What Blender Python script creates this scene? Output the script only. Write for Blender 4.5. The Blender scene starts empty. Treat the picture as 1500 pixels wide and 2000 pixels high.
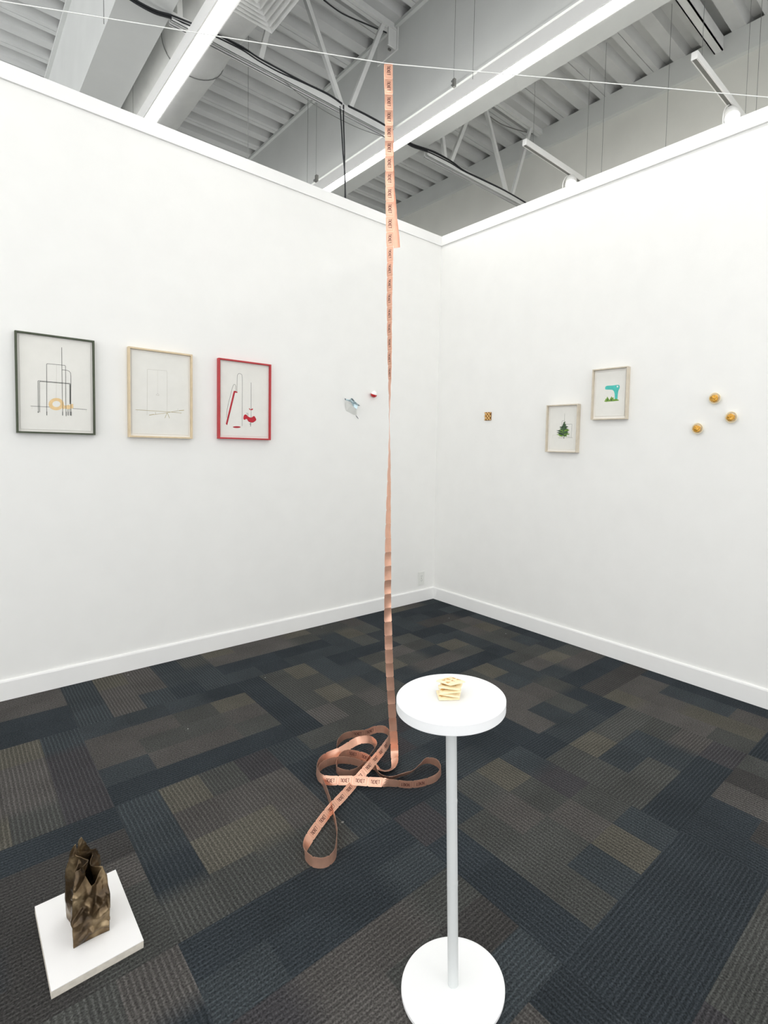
import bpy, bmesh, math, random
from mathutils import Vector, Matrix, noise
from mathutils.geometry import tessellate_polygon
random.seed(7)
PI = math.pi
scn = bpy.context.scene
col = scn.collection

# ------------------------------------------------------------------ camera
CAM = Vector((-3.5291, -3.8603, 1.5))
YAW, PITCH, ROLL = 0.8125, -0.0542, 0.0243
FPX, SX, SY = 1034.5729, 120.0, -68.1626
fw = Vector((math.cos(YAW)*math.cos(PITCH), math.sin(YAW)*math.cos(PITCH), math.sin(PITCH)))
r0 = Vector((math.sin(YAW), -math.cos(YAW), 0)); u0 = r0.cross(fw)
rt = r0*math.cos(ROLL) + u0*math.sin(ROLL)
up = -r0*math.sin(ROLL) + u0*math.cos(ROLL)
cd = bpy.data.cameras.new('camera'); cam = bpy.data.objects.new('camera', cd); col.objects.link(cam)
cd.sensor_fit = 'VERTICAL'; cd.sensor_height = 36.0; cd.sensor_width = 27.0
cd.lens = FPX*36/2000; cd.shift_x = -SX/2000; cd.shift_y = SY/2000
cd.clip_start = 0.05; cd.clip_end = 100
m = Matrix((rt, up, -fw)).transposed().to_4x4(); m.translation = CAM
cam.matrix_world = m
scn.camera = cam

def at(x, y, ax, v):
    """world point on the plane axis ax = v seen at pixel x, y of the photograph"""
    d = fw + rt*((x-750-SX)/FPX) - up*((y-1000-SY)/FPX)
    return CAM + d*((v-CAM[ax])/d[ax])
def at_plane(x, y, p0, n):
    d = fw + rt*((x-750-SX)/FPX) - up*((y-1000-SY)/FPX)
    return CAM + d*((p0-CAM).dot(n)/d.dot(n))

# ------------------------------------------------------------------ materials
def srgb(c):
    return tuple(((v/255)/12.92 if v/255 <= .04045 else ((v/255+.055)/1.055)**2.4) for v in c)
def mat(name, c, rough=.6, metal=0, var=0, scale=30, bump=0, bscale=200, spec=.5, coat=0, emis=None, lin=False):
    m = bpy.data.materials.new(name); m.use_nodes = True
    nt = m.node_tree; b = nt.nodes['Principled BSDF']
    cc = c if lin else srgb(c)
    b.inputs['Base Color'].default_value = (*cc, 1); b.inputs['Roughness'].default_value = rough
    b.inputs['Metallic'].default_value = metal; b.inputs['Specular IOR Level'].default_value = spec
    b.inputs['Coat Weight'].default_value = coat
    tc = nt.nodes.new('ShaderNodeTexCoord')
    if var:
        n = nt.nodes.new('ShaderNodeTexNoise'); n.inputs['Scale'].default_value = scale; n.inputs['Detail'].default_value = 4
        nt.links.new(tc.outputs['Object'], n.inputs['Vector'])
        r = nt.nodes.new('ShaderNodeValToRGB')
        r.color_ramp.elements[0].position = .3; r.color_ramp.elements[1].position = .7
        r.color_ramp.elements[0].color = (*[v*(1-var) for v in cc], 1)
        r.color_ramp.elements[1].color = (*[min(1, v*(1+var)) for v in cc], 1)
        nt.links.new(n.outputs['Fac'], r.inputs['Fac']); nt.links.new(r.outputs['Color'], b.inputs['Base Color'])
    if bump:
        n2 = nt.nodes.new('ShaderNodeTexNoise'); n2.inputs['Scale'].default_value = bscale; n2.inputs['Detail'].default_value = 3
        nt.links.new(tc.outputs['Object'], n2.inputs['Vector'])
        bp = nt.nodes.new('ShaderNodeBump'); bp.inputs['Strength'].default_value = bump; bp.inputs['Distance'].default_value = .002
        nt.links.new(n2.outputs['Fac'], bp.inputs['Height']); nt.links.new(bp.outputs['Normal'], b.inputs['Normal'])
    if emis:
        b.inputs['Emission Color'].default_value = (*emis[0], 1); b.inputs['Emission Strength'].default_value = emis[1]
    return m

M = {}
M['wall'] = mat('wall_paint', (236, 236, 233), .75, var=.012, scale=6, bump=.12, bscale=350, spec=.25)
M['trim'] = mat('trim_paint', (238, 238, 236), .5, var=.01, scale=8, spec=.3)
M['deck'] = mat('deck_paint', (210, 211, 210), .7, var=.05, scale=5, bump=.15, bscale=80, spec=.3)
M['girder'] = mat('girder_paint', (216, 218, 216), .7, var=.03, scale=3, bump=.2, bscale=60, spec=.3)
M['block'] = mat('hall_wall_paint', (226, 226, 220), .8, var=.03, scale=3, bump=.15, bscale=90, spec=.2)
M['steel'] = mat('white_steel', (224, 225, 223), .5, var=.04, scale=12, spec=.4)
M['duct'] = mat('duct_wrap', (208, 209, 208), .5, var=.04, scale=8, bump=.5, bscale=45, spec=.4)
M['white'] = mat('white_lacquer', (240, 241, 241), .5, var=.006, scale=5, spec=.3)
M['pole'] = mat('white_tube', (212, 215, 214), .45, var=.02, scale=9, spec=.4)
M['plastic'] = mat('white_plastic', (226, 227, 222), .4, var=.01, scale=10)
M['slot'] = mat('slot_grey', (120, 120, 116), .7, var=.05)
M['black'] = mat('black_cable', (24, 27, 31), .55, var=.2, scale=40)
M['wire'] = mat('grey_wire', (120, 122, 120), .5, var=.05)
M['string'] = mat('white_cord', (235, 236, 232), .7, var=.03, scale=300)
M['copper'] = mat('copper_strip', (230, 180, 155), .28, metal=.7, var=.07, scale=35, spec=.5)
M['ink'] = mat('ticket_ink', (92, 46, 36), .6, var=.08, scale=60)
M['inkline'] = mat('ticket_outline', (176, 112, 88), .55, var=.05, scale=60)
M['slab'] = mat('slab_top', (238, 237, 236), .55, var=.012, scale=9, spec=.3)
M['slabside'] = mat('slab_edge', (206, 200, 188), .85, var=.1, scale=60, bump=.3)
M['lens'] = mat('lamp_lens', (250, 250, 248), .4, var=.003, emis=((1, .985, .96), 18))
M['uplens'] = mat('uplight_lens', (250, 250, 248), .4, var=.003, emis=((1, .985, .95), 2.4))
M['spot'] = mat('spot_lens', (250, 250, 248), .4, var=.003, emis=((1, .98, .94), 14))
M['paper'] = mat('drawing_paper', (226, 225, 219), .85, var=.02, scale=14, spec=.1)
M['mount'] = mat('mount_board', (238, 236, 230), .85, var=.008, scale=10, spec=.1)
M['fgreen'] = mat('green_stained_wood', (62, 70, 50), .55, var=.2, scale=30)
M['fmaple'] = mat('maple_wood', (212, 193, 160), .5, var=.07, scale=25)
M['fred'] = mat('red_painted_wood', (180, 42, 48), .45, var=.08, scale=25)
M['fash'] = mat('pale_ash_wood', (204, 194, 176), .55, var=.07, scale=25)
M['iline'] = mat('drawn_dark_line', (46, 50, 46), .8, var=.1)
M['ipencil'] = mat('drawn_pencil_line', (200, 198, 188), .8, var=.05)
M['iochre'] = mat('drawn_ochre', (176, 164, 122), .8, var=.1)
M['itan'] = mat('drawn_tan', (226, 196, 146), .8, var=.07, scale=50)
M['ired'] = mat('drawn_red', (182, 36, 50), .8, var=.15, scale=60)
M['idkred'] = mat('drawn_dark_red', (120, 26, 38), .8, var=.15, scale=60)
M['iteal'] = mat('drawn_teal', (72, 186, 176), .7, var=.12, scale=40)
M['igreen'] = mat('drawn_green', (112, 150, 58), .8, var=.2, scale=90)
M['ifir'] = mat('drawn_fir_green', (66, 92, 62), .8, var=.3, scale=120)
M['ifird'] = mat('drawn_deep_green', (44, 66, 50), .8, var=.2, scale=120)
M['cracker'] = mat('cracker_crumb', (246, 230, 192), .8, var=.06, scale=90, bump=.3, bscale=400)
M['toast'] = mat('cracker_toasted', (222, 172, 100), .8, var=.12, scale=90)
M['waffle'] = mat('waffle_golden', (222, 178, 112), .7, var=.12, scale=150)
M['wafdk'] = mat('waffle_brown', (128, 88, 40), .8, var=.15, scale=150)
M['gold'] = mat('golden_glaze', (214, 160, 60), .28, metal=.25, var=.3, scale=60)
M['goldcup'] = mat('pale_cup', (238, 228, 200), .5, var=.03)
M['bobw'] = mat('white_gloss', (244, 243, 240), .25, var=.005)
M['bobr'] = mat('red_gloss', (190, 26, 32), .22, var=.08, scale=60)
M['foil'] = mat('pale_blue_foil', (186, 206, 212), .3, metal=.45, var=.15, scale=60)
M['foildk'] = mat('grey_foil', (110, 116, 120), .35, metal=.5, var=.15, scale=60)
M['lint'] = mat('white_lint', (214, 214, 208), .9, var=.03)

def bronze():
    m = mat('bronze_patina', (92, 74, 50), .3, metal=.7, var=0, spec=.5, coat=.15)
    nt = m.node_tree; b = nt.nodes['Principled BSDF']; tc = nt.nodes['Texture Coordinate']
    n = nt.nodes.new('ShaderNodeTexNoise'); n.inputs['Scale'].default_value = 14; n.inputs['Detail'].default_value = 6
    nt.links.new(tc.outputs['Object'], n.inputs['Vector'])
    r = nt.nodes.new('ShaderNodeValToRGB'); e = r.color_ramp.elements
    e[0].position = .36; e[0].color = (*srgb((66, 53, 38)), 1); e[1].position = .66; e[1].color = (*srgb((160, 140, 108)), 1)
    k = e.new(.5); k.color = (*srgb((98, 80, 56)), 1)
    nt.links.new(n.outputs['Fac'], r.inputs['Fac']); nt.links.new(r.outputs['Color'], b.inputs['Base Color'])
    n3 = nt.nodes.new('ShaderNodeTexNoise'); n3.inputs['Scale'].default_value = 60; n3.inputs['Detail'].default_value = 5
    nt.links.new(tc.outputs['Object'], n3.inputs['Vector'])
    bp = nt.nodes.new('ShaderNodeBump'); bp.inputs['Strength'].default_value = .5; bp.inputs['Distance'].default_value = .004
    nt.links.new(n3.outputs['Fac'], bp.inputs['Height']); nt.links.new(bp.outputs['Normal'], b.inputs['Normal'])
    return m
M['bronze'] = bronze()

def carpet():
    m = bpy.data.materials.new('carpet_tiles'); m.use_nodes = True
    nt = m.node_tree; N = nt.nodes; L = nt.links; b = N['Principled BSDF']
    b.inputs['Roughness'].default_value = .95; b.inputs['Specular IOR Level'].default_value = .1
    at_ = N.new('ShaderNodeAttribute'); at_.attribute_name = 'tint'
    ao = N.new('ShaderNodeAttribute'); ao.attribute_name = 'rib'
    g = N.new('ShaderNodeNewGeometry')
    sp = N.new('ShaderNodeSeparateXYZ'); L.new(g.outputs['Position'], sp.inputs[0])
    mx = N.new('ShaderNodeMix'); mx.data_type = 'FLOAT'
    L.new(ao.outputs['Fac'], mx.inputs['Factor']); L.new(sp.outputs['X'], mx.inputs['A']); L.new(sp.outputs['Y'], mx.inputs['B'])
    # across-rib coordinate: rib 0 -> ribs run along y (stripes vary with x)
    wob = N.new('ShaderNodeTexNoise'); wob.inputs['Scale'].default_value = 9; L.new(g.outputs['Position'], wob.inputs['Vector'])
    ma = N.new('ShaderNodeMath'); ma.operation = 'MULTIPLY_ADD'; ma.inputs[1].default_value = .006
    L.new(wob.outputs['Fac'], ma.inputs[0]); L.new(mx.outputs['Result'], ma.inputs[2])
    mu = N.new('ShaderNodeMath'); mu.operation = 'MULTIPLY'; mu.inputs[1].default_value = 2*PI/.0155; L.new(ma.outputs[0], mu.inputs[0])
    sn = N.new('ShaderNodeMath'); sn.operation = 'SINE'; L.new(mu.outputs[0], sn.inputs[0])
    mr = N.new('ShaderNodeMapRange'); mr.inputs['From Min'].default_value = -.2; mr.inputs['From Max'].default_value = 1
    mr.inputs['To Min'].default_value = .84; mr.inputs['To Max'].default_value = 1.36; L.new(sn.outputs[0], mr.inputs['Value'])
    fine = N.new('ShaderNodeTexNoise'); fine.inputs['Scale'].default_value = 170; fine.inputs['Detail'].default_value = 2
    L.new(g.outputs['Position'], fine.inputs['Vector'])
    mf = N.new('ShaderNodeMapRange'); mf.inputs['From Min'].default_value = .3; mf.inputs['From Max'].default_value = .7
    mf.inputs['To Min'].default_value = .5; mf.inputs['To Max'].default_value = 1.5; L.new(fine.outputs['Fac'], mf.inputs['Value'])
    big = N.new('ShaderNodeTexNoise'); big.inputs['Scale'].default_value = 5; big.inputs['Detail'].default_value = 3
    L.new(g.outputs['Position'], big.inputs['Vector'])
    mb = N.new('ShaderNodeMapRange'); mb.inputs['To Min'].default_value = .72; mb.inputs['To Max'].default_value = 1.28; L.new(big.outputs['Fac'], mb.inputs['Value'])
    p1 = N.new('ShaderNodeMath'); p1.operation = 'MULTIPLY'; L.new(mr.outputs[0], p1.inputs[0]); L.new(mf.outputs[0], p1.inputs[1])
    p2 = N.new('ShaderNodeMath'); p2.operation = 'MULTIPLY'; L.new(p1.outputs[0], p2.inputs[0]); L.new(mb.outputs[0], p2.inputs[1])
    vm = N.new('ShaderNodeVectorMath'); vm.operation = 'SCALE'; L.new(at_.outputs['Color'], vm.inputs[0]); L.new(p2.outputs[0], vm.inputs['Scale'])
    L.new(vm.outputs[0], b.inputs['Base Color'])
    bp = N.new('ShaderNodeBump'); bp.inputs['Strength'].default_value = .6; bp.inputs['Distance'].default_value = .003
    L.new(p1.outputs[0], bp.inputs['Height']); L.new(bp.outputs['Normal'], b.inputs['Normal'])
    return m
M['carpet'] = carpet()

# ------------------------------------------------------------------ mesh helpers
class MB:
    """collects shapes that become one mesh object"""
    def __init__(s): s.v = []; s.f = []; s.mi = []; s.sm = []; s.mats = []
    def _m(s, m):
        if m not in s.mats: s.mats.append(m)
        return s.mats.index(m)
    def add(s, vs, fs, m, smooth=False):
        o = len(s.v); s.v += [Vector(p) for p in vs]; i = s._m(m)
        for f in fs: s.f.append([o+k for k in f]); s.mi.append(i); s.sm.append(smooth)
    def box(s, lo, hi, m):
        x0, y0, z0 = lo; x1, y1, z1 = hi
        vs = [(x0,y0,z0),(x1,y0,z0),(x1,y1,z0),(x0,y1,z0),(x0,y0,z1),(x1,y0,z1),(x1,y1,z1),(x0,y1,z1)]
        s.add(vs, [(0,3,2,1),(4,5,6,7),(0,1,5,4),(1,2,6,5),(2,3,7,6),(3,0,4,7)], m)
    def bar(s, a, b, w, h, m, upv=(0,0,1)):
        a = Vector(a); b = Vector(b); t = (b-a).normalized(); u = Vector(upv)
        sd = t.cross(u)
        if sd.length < 1e-4: sd = t.cross(Vector((1,0,0)))
        sd.normalize(); uu = sd.cross(t).normalized()
        vs = [p + sd*(w/2*i) + uu*(h/2*j) for p in (a, b) for i, j in ((-1,-1),(1,-1),(1,1),(-1,1))]
        s.add(vs, [(0,1,2,3),(7,6,5,4),(0,4,5,1),(1,5,6,2),(2,6,7,3),(3,7,4,0)], m)
    def tube(s, pts, r, m, n=8, cap=True):
        pts = [Vector(p) for p in pts]; vs = []; fs = []
        t0 = (pts[1]-pts[0]).normalized(); ref = Vector((0,0,1)) if abs(t0.z) < .9 else Vector((1,0,0))
        u = t0.cross(ref).normalized()
        for i, p in enumerate(pts):
            t = (pts[min(i+1, len(pts)-1)]-pts[max(i-1, 0)]).normalized()
            u = (u - t*u.dot(t)).normalized(); w = t.cross(u)
            rr = r[i] if isinstance(r, (list, tuple)) else r
            vs += [p + (u*math.cos(2*PI*k/n) + w*math.sin(2*PI*k/n))*rr for k in range(n)]
        for i in range(len(pts)-1):
            for k in range(n): fs.append((i*n+k, i*n+(k+1)%n, (i+1)*n+(k+1)%n, (i+1)*n+k))
        if cap: fs += [tuple(range(n))[::-1], tuple((len(pts)-1)*n+k for k in range(n))]
        s.add(vs, fs, m, True)
    def lathe(s, c, prof, m, n=64, ax=None, smooth=True):
        """prof: (radius, height) pairs; ax: (u, v, w) frame, w is the axis"""
        c = Vector(c); U, V, W = ax or (Vector((1,0,0)), Vector((0,1,0)), Vector((0,0,1)))
        vs = []; fs = []
        for r, h in prof:
            vs += [c + U*(r*math.cos(2*PI*k/n)) + V*(r*math.sin(2*PI*k/n)) + W*h for k in range(n)]
        for i in range(len(prof)-1):
            for k in range(n): fs.append((i*n+k, i*n+(k+1)%n, (i+1)*n+(k+1)%n, (i+1)*n+k))
        s.add(vs, fs, m, smooth)
        s.add(vs[:n], [tuple(range(n))[::-1]], m); s.add(vs[-n:], [tuple(range(n))], m)
    def build(s, name, parent=None, origin=None, bevel=0, auto=False, seg=2):
        me = bpy.data.meshes.new(name)
        o = Vector(origin) if origin is not None else Vector((0,0,0))
        if parent is not None: o = Vector(parent['_o']) if '_o' in parent else Vector((0,0,0))
        me.from_pydata([tuple(v-o) for v in s.v], [], s.f)
        for mm in s.mats: me.materials.append(M[mm])
        for p, i, sm in zip(me.polygons, s.mi, s.sm): p.material_index = i; p.use_smooth = sm
        me.update()
        ob = bpy.data.objects.new(name, me); col.objects.link(ob)
        if parent is not None: ob.parent = parent
        else: ob.location = o
        if bevel:
            bv = ob.modifiers.new('bevel', 'BEVEL'); bv.width = bevel; bv.segments = seg; bv.limit_method = 'ANGLE'; bv.angle_limit = .6
            bv.harden_normals = False
        return ob
def tag(o, label, cat, group=None, kind=None):
    if label: o['label'] = label
    if cat: o['category'] = cat
    if group: o['group'] = group
    if kind: o['kind'] = kind
    return o
def empty(name, loc, label, cat, group=None):
    o = bpy.data.objects.new(name, None); col.objects.link(o); o.location = loc; o.empty_display_size = .05
    o['_o'] = list(loc)
    return tag(o, label, cat, group)
def copy_thing(root, delta, label, group=None):
    r = root.copy(); col.objects.link(r); r.location = root.location + Vector(delta); r['label'] = label
    if group: r['group'] = group
    for ch in list(root.children):
        c = ch.copy(); col.objects.link(c); c.parent = r
        for g in list(ch.children):
            d = g.copy(); col.objects.link(d); d.parent = c
    return r
def struct(o): o['kind'] = 'structure'; return o

# ------------------------------------------------------------------ room shell
WH, CAPH, BBH = 3.52, .0765, .120
b = MB(); b.box((-7.5, 0, 0), (.14, .14, WH), 'wall'); struct(b.build('wall_left'))
b = MB(); b.box((0, -7.5, 0), (.14, -.0005, WH), 'wall'); struct(b.build('wall_right'))
b = MB(); b.box((-7.5, -.014, WH-CAPH), (-.0145, 0, WH+.012), 'trim'); b.box((-7.5, 0, WH), (.16, .155, WH+.012), 'trim'); struct(b.build('trim_1', bevel=.0015))
b = MB(); b.box((-.014, -7.5, WH-CAPH), (0, -.0005, WH+.012), 'trim'); b.box((0, -7.5, WH), (.16, -.0005, WH+.012), 'trim'); struct(b.build('trim_2', bevel=.0015))
def skirting(name, left):
    pr = [(0, .002), (.016, .002), (.016, BBH-.012), (.013, BBH-.004), (.006, BBH), (0, BBH)]
    b = MB(); n = len(pr)
    if left:
        vs = [(-7.5, -a, z) for a, z in pr] + [(-a, -a, z) for a, z in pr]
    else:
        vs = [(-a, -7.5, z) for a, z in pr] + [(-a, -a, z) for a, z in pr]
    fs = [(i, (i+1) % n, n+(i+1) % n, n+i) for i in range(n)] + [tuple(range(n))[::-1], tuple(range(n, 2*n))]
    b.add(vs, fs, 'trim'); struct(b.build(name))
skirting('baseboard_left', True); skirting('baseboard_right', False)

# floor of quarter-turned carpet tiles, each a set of ribbed lanes of several shades
T = .81; OX, OY = -.62, -.62
PAL = {'N': (46, 51, 55), 'B': (54, 59, 62), 'D': (59, 58, 57), 'T': (75, 73, 71), 'O': (81, 79, 72), 'G': (67, 68, 66), 'P': (59, 58, 60)}
HAND = {
 (2,0): ['BBBN','TTGO','TGGT','BTTG','NNNN'], (1,0): ['NNNN','GGGT','OGOG','BBGT','NBBG'],
 (2,1): ['BBNG','OTOG','GTOG','PTTG','BNBB'], (3,0): ['GTTO','TOTT','GTTO','OTTG','BPPP'],
 (3,1): ['NNNN','DDDD','DDDT','NNDG','OODG'], (3,-1): ['TTTT','TTTT','TTTT','BBNN','NNNN'],
 (2,-1): ['BBBB','OOTT','GTTB','BBBN','BGBB'], (1,1): ['GGGB','BBPN','NPBB','NBNN','NNBN'],
 (1,2): ['PNNN','BGGG','GTGB','OGTO','BPGB'], (0,2): ['NBBN','GOGG','GBBG','GGBT','NNNP'],
 (0,1): ['NNNN','OGTT','GTTB','OBTG','BBGN'], (-1,2): ['OTTG','TTOO','TBBT','NNNN','PPDD'],
 (-1,1): ['GGBG','TOGB','BTTG','NNNN','DDDD'], (1,3): ['NNNN','NNNN','PGGG','TTGT','DDOD'],
 (0,3): ['NNNN','NDDD','TTTD','DOTT','GGDD'], (2,2): ['NNNN','BNNB','PTTG','TTGD','DDBB'],
 (3,2): ['OOTT','TTNN','BNNN','GGTN','TNNN'], (0,0): ['NNGN','GTGB','OGBO','BTTG','NNNN'],
 (1,-1): ['GTTG','OTTO','TTTG','NNNN','BNBB'], (0,-1): ['NGBB','BGOG','GTGB','NNNN','NNBB'],
 (-1,0): ['NBBN','GTGG','TOGB','BBNN','NNNN'], (-1,-1): ['GBGN','OTBB','NNNN','BNBB','DDNN'], (-1,3): ['NNNN','TTDD','TTOT','GTTG','NNDD']}
me_v = []; me_f = []; cols = []; ribs = []
rnd = random.Random(3)
for i in range(-4, 9):
    for j in range(-9, 7):
        x0 = OX - T*(i+1); y1 = OY - T*j; yrib = (i+j) % 2 == 1   # ribs run along y
        lanes = HAND.get((i, j)) or [''.join(rnd.choice(rnd.choice(['NB', 'TGO', 'GTB', 'BP', 'NN'])) for _ in range(4)) for _ in range(5)]
        for a in range(5):
            cs = []
            for q in range(4):
                c = srgb(PAL[lanes[a][q]]); w = 1+rnd.uniform(-.10, .10); cs.append((c[0]*w, c[1]*w, c[2]*w))
            soft = [rnd.random() < .4 for q in range(3)]
            # stations along the lane: (t, colour before, colour after)
            st = [(0., cs[0])]
            segs = []
            for q in range(4):
                c = cs[q]; t0 = q/4 + (.05 if q and soft[q-1] else 0); t1 = (q+1)/4 - (.05 if q < 3 and soft[q] else 0)
                segs.append((t0, t1, c, c))
                if q < 3 and soft[q]: segs.append((t1, t1+.10, c, cs[q+1]))
            for t0, t1, c0, c1 in segs:
                if yrib: X0 = x0+a*T/5; X1 = X0+T/5; Y1 = y1-t0*T; Y0 = y1-t1*T; cc = (c1, c1, c0, c0)
                else:    X0 = x0+t0*T; X1 = x0+t1*T; Y1 = y1-a*T/5; Y0 = Y1-T/5; cc = (c0, c1, c1, c0)
                k = len(me_v); me_v += [(X0, Y0, 0), (X1, Y0, 0), (X1, Y1, 0), (X0, Y1, 0)]; me_f.append((k, k+1, k+2, k+3))
                cols.append(cc); ribs.append(0. if yrib else 1.)
me = bpy.data.meshes.new('floor'); me.from_pydata(me_v, [], me_f)
ca = me.color_attributes.new('tint', 'FLOAT_COLOR', 'CORNER'); ra = me.attributes.new('rib', 'FLOAT', 'FACE')
for p in me.polygons:
    for q, li in enumerate(p.loop_indices): ca.data[li].color = (*cols[p.index][q], 1)
    ra.data[p.index].value = ribs[p.index]
me.materials.append(M['carpet']); fl = bpy.data.objects.new('floor', me); col.objects.link(fl); struct(fl)

# hall around the booth: deck, walls
ZD = 5.2; PIT = .2566
b = MB(); prof = []
y = -1.997 - 22*PIT; k = 0
while y < 9.0:
    prof += [(y-.005, ZD), (y+.028, ZD+.075), (y+.108, ZD+.075), (y+.136, ZD)]
    if k % 2 == 0: prof += [(y+.186, ZD), (y+.187, ZD+.012), (y+.192, ZD+.012), (y+.193, ZD)]
    y += PIT; k += 1
vs = []; fs = []
for x in (-9.0, 1.68): vs += [(x, yy, z) for yy, z in prof]
n = len(prof)
for i in range(n-1): fs.append((i, i+1, n+i+1, n+i))
b.add(vs, fs, 'deck'); b.box((-9.0, -8.0, ZD+.09), (1.68, 9.1, ZD+.14), 'deck'); struct(b.build('ceiling'))
b = MB(); b.box((1.6, -8, 0), (1.76, 9.1, ZD), 'block'); b.box((1.66, -8, ZD), (1.76, 9.1, ZD+.14), 'block'); struct(b.build('wall_back'))
b = MB(); b.box((-9, 9.0, 0), (1.6, 9.16, ZD), 'block'); struct(b.build('wall_far'))

b = MB()   # ledger along the hall wall under the deck
b.box((1.555, -8, 4.98), (1.6, 9, 5.2), 'girder')
tag(b.build('ledger_beam', origin=(1.58, 0, 5.0)), 'long pale grey ledger beam on the hall wall where the roof deck lands', 'beam')

def girder(name, x0, x1, z0, label):
    e = empty(name, (x0, 0, z0), label, 'beam', None)
    b = MB(); b.box((x0, -8, z0+.0142), (x1, 9, ZD-.0302), 'girder'); b.build('web', e)
    b = MB(); b.box((x0-.008, -8, z0), (x1+.008, 9, z0+.014), 'girder'); b.build('bottom_flange', e)
    b = MB(); b.box((x0-.03, -8, ZD-.03), (x1+.03, 9, ZD-.001), 'girder'); b.build('top_flange', e)
    return e
girder('roof_girder', -.565, -.18, 4.33, 'deep smooth grey roof girder above the strip light near the room corner')
girder('roof_girder', -2.68, -2.41, 4.27, 'deep grey roof girder at upper left beside the round duct')

def joist(x0, x1, yj, webs, label, zc=4.265):
    e = empty('bar_joist', (x0, yj, zc), label, 'joist', 'open web roof joists')
    b = MB()
    for dy in (-.022, .022):
        b.box((x0, yj+dy-.012, zc-.028), (x1, yj+dy+.012, zc-.020), 'steel'); b.box((x0, yj+dy-.004, zc-.028), (x1, yj+dy+.004, zc+.028), 'steel')
    b.box((x0, yj-.02, zc+.012), (x1, yj+.02, zc+.02), 'steel')
    b.build('bottom_chord', e)
    b = MB()
    for dy in (-.02, .02): b.box((x0-.03, yj+dy-.018, ZD-.062), (x1, yj+dy+.018, ZD-.05), 'steel'); b.box((x0-.03, yj+dy-.005, ZD-.06), (x1, yj+dy+.005, ZD-.001), 'steel')
    b.build('top_chord', e)
    for (a, za, c, zb) in webs:
        b = MB(); b.bar((a, yj, za), (c, yj, zb), .034, .034, 'steel', (0,1,0)); b.build('web_member', e)
    return e
zt = ZD-.05
joist(-2.40, -.565, .05, [(-1.10, 4.28, -1.54, zt), (-1.03, 4.28, -.70, zt), (-1.60, zt, -1.80, 4.28), (-2.345, 4.28, -2.375, zt)],
      'white open web roof joist crossing over the left side between the two girders')
joist(-.18, 1.6, .05, [(.13, 4.28, .50, zt), (1.00, 4.28, .56, zt), (1.07, 4.28, 1.37, zt), (.07, 4.28, -.12, zt)],
      'white open web roof joist running from the strip light to the hall wall')
b = MB(); b.box((-.18, -1.935, 5.08), (1.6, -1.925, 5.2), 'steel'); b.box((-.18, -1.935, 5.08), (1.6, -1.86, 5.09), 'steel'); b.box((-.18, -1.87, 5.08), (1.6, -1.86, 5.2), 'steel')
tag(b.build('roof_purlin', origin=(.7, -1.9, 5.14)), 'short white steel purlin under the deck at the upper right', 'beam')
b = MB(); b.box((-.577, .0, 4.98), (-.566, .30, 5.2), 'steel'); b.box((-.66, .02, 4.99), (-.577, .035, 5.14), 'steel')
b.tube([(-.60, .1, 5.02), (-.577, .1, 5.02)], .01, 'slot')
tag(b.build('gusset_plate', origin=(-.57, .15, 5.0)), 'white bolted gusset plate where the left joist meets the girder', 'bracket')

# duct with diffuser
e = empty('round_duct', (-2.07, 0, 4.54), 'fat round wrapped white duct beside the left strip light', 'duct')
b = MB(); vs = []; fs = []; n = 40; ys = [-7.5 + i*.055 for i in range(300)]
for yy in ys:
    for k in range(n):
        a = 2*PI*k/n; r = .222 + .010*noise.noise(Vector((math.cos(a)*2.2, math.sin(a)*2.2, yy*1.6))) + .004*noise.noise(Vector((math.cos(a)*6, math.sin(a)*6, yy*9)))
        vs.append((-2.07+r*math.cos(a), yy, 4.54+r*math.sin(a)))
for i in range(len(ys)-1):
    for k in range(n): fs.append((i*n+k, i*n+(k+1) % n, (i+1)*n+(k+1) % n, (i+1)*n+k))
b.add(vs, fs, 'duct', True); b.build('duct_wrap', e)
for yy in (-2.4, -.9, .62, 2.2, 3.8):
    b = MB(); b.tube([(-2.07+.228*math.cos(a*PI/20), yy+.02*math.sin(a*PI/10), 4.54+.228*math.sin(a*PI/20)) for a in range(41)], .0035, 'wire', 6, False); b.build('strap', e)
dz = 4.285; dc = Vector((-2.19, -.605, dz)); S = .335
e = empty('air_diffuser', (dc.x, dc.y, dz), 'square louvred white air diffuser under the round duct', 'vent')
b = MB()
b.box((dc.x-.2, dc.y-.2, dz+.03), (dc.x+.2, dc.y+.2, dz+.036), 'steel'); b.build('collar', e)
b = MB()
for k in range(9):
    s1 = S - k*.035; s0 = s1-.023; z1 = dz; z0 = dz+.028
    ring = [(1,1),(-1,1),(-1,-1),(1,-1)]
    vs = [(dc.x+s1*a, dc.y+s1*c, z1) for a, c in ring]+[(dc.x+s0*a, dc.y+s0*c, z0) for a, c in ring]+[(dc.x+(s0+.003)*a, dc.y+(s0+.003)*c, z0+.003) for a, c in ring]+[(dc.x+s1*a, dc.y+s1*c, z1+.004) for a, c in ring]
    fs = []
    for q in range(4):
        w = (q+1) % 4
        fs += [(q, w, 4+w, 4+q), (4+q, 4+w, 8+w, 8+q), (8+q, 8+w, 12+w, 12+q), (12+q, 12+w, w, q)]
    b.add(vs, fs, 'steel')
b.build('louvre', e)

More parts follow.
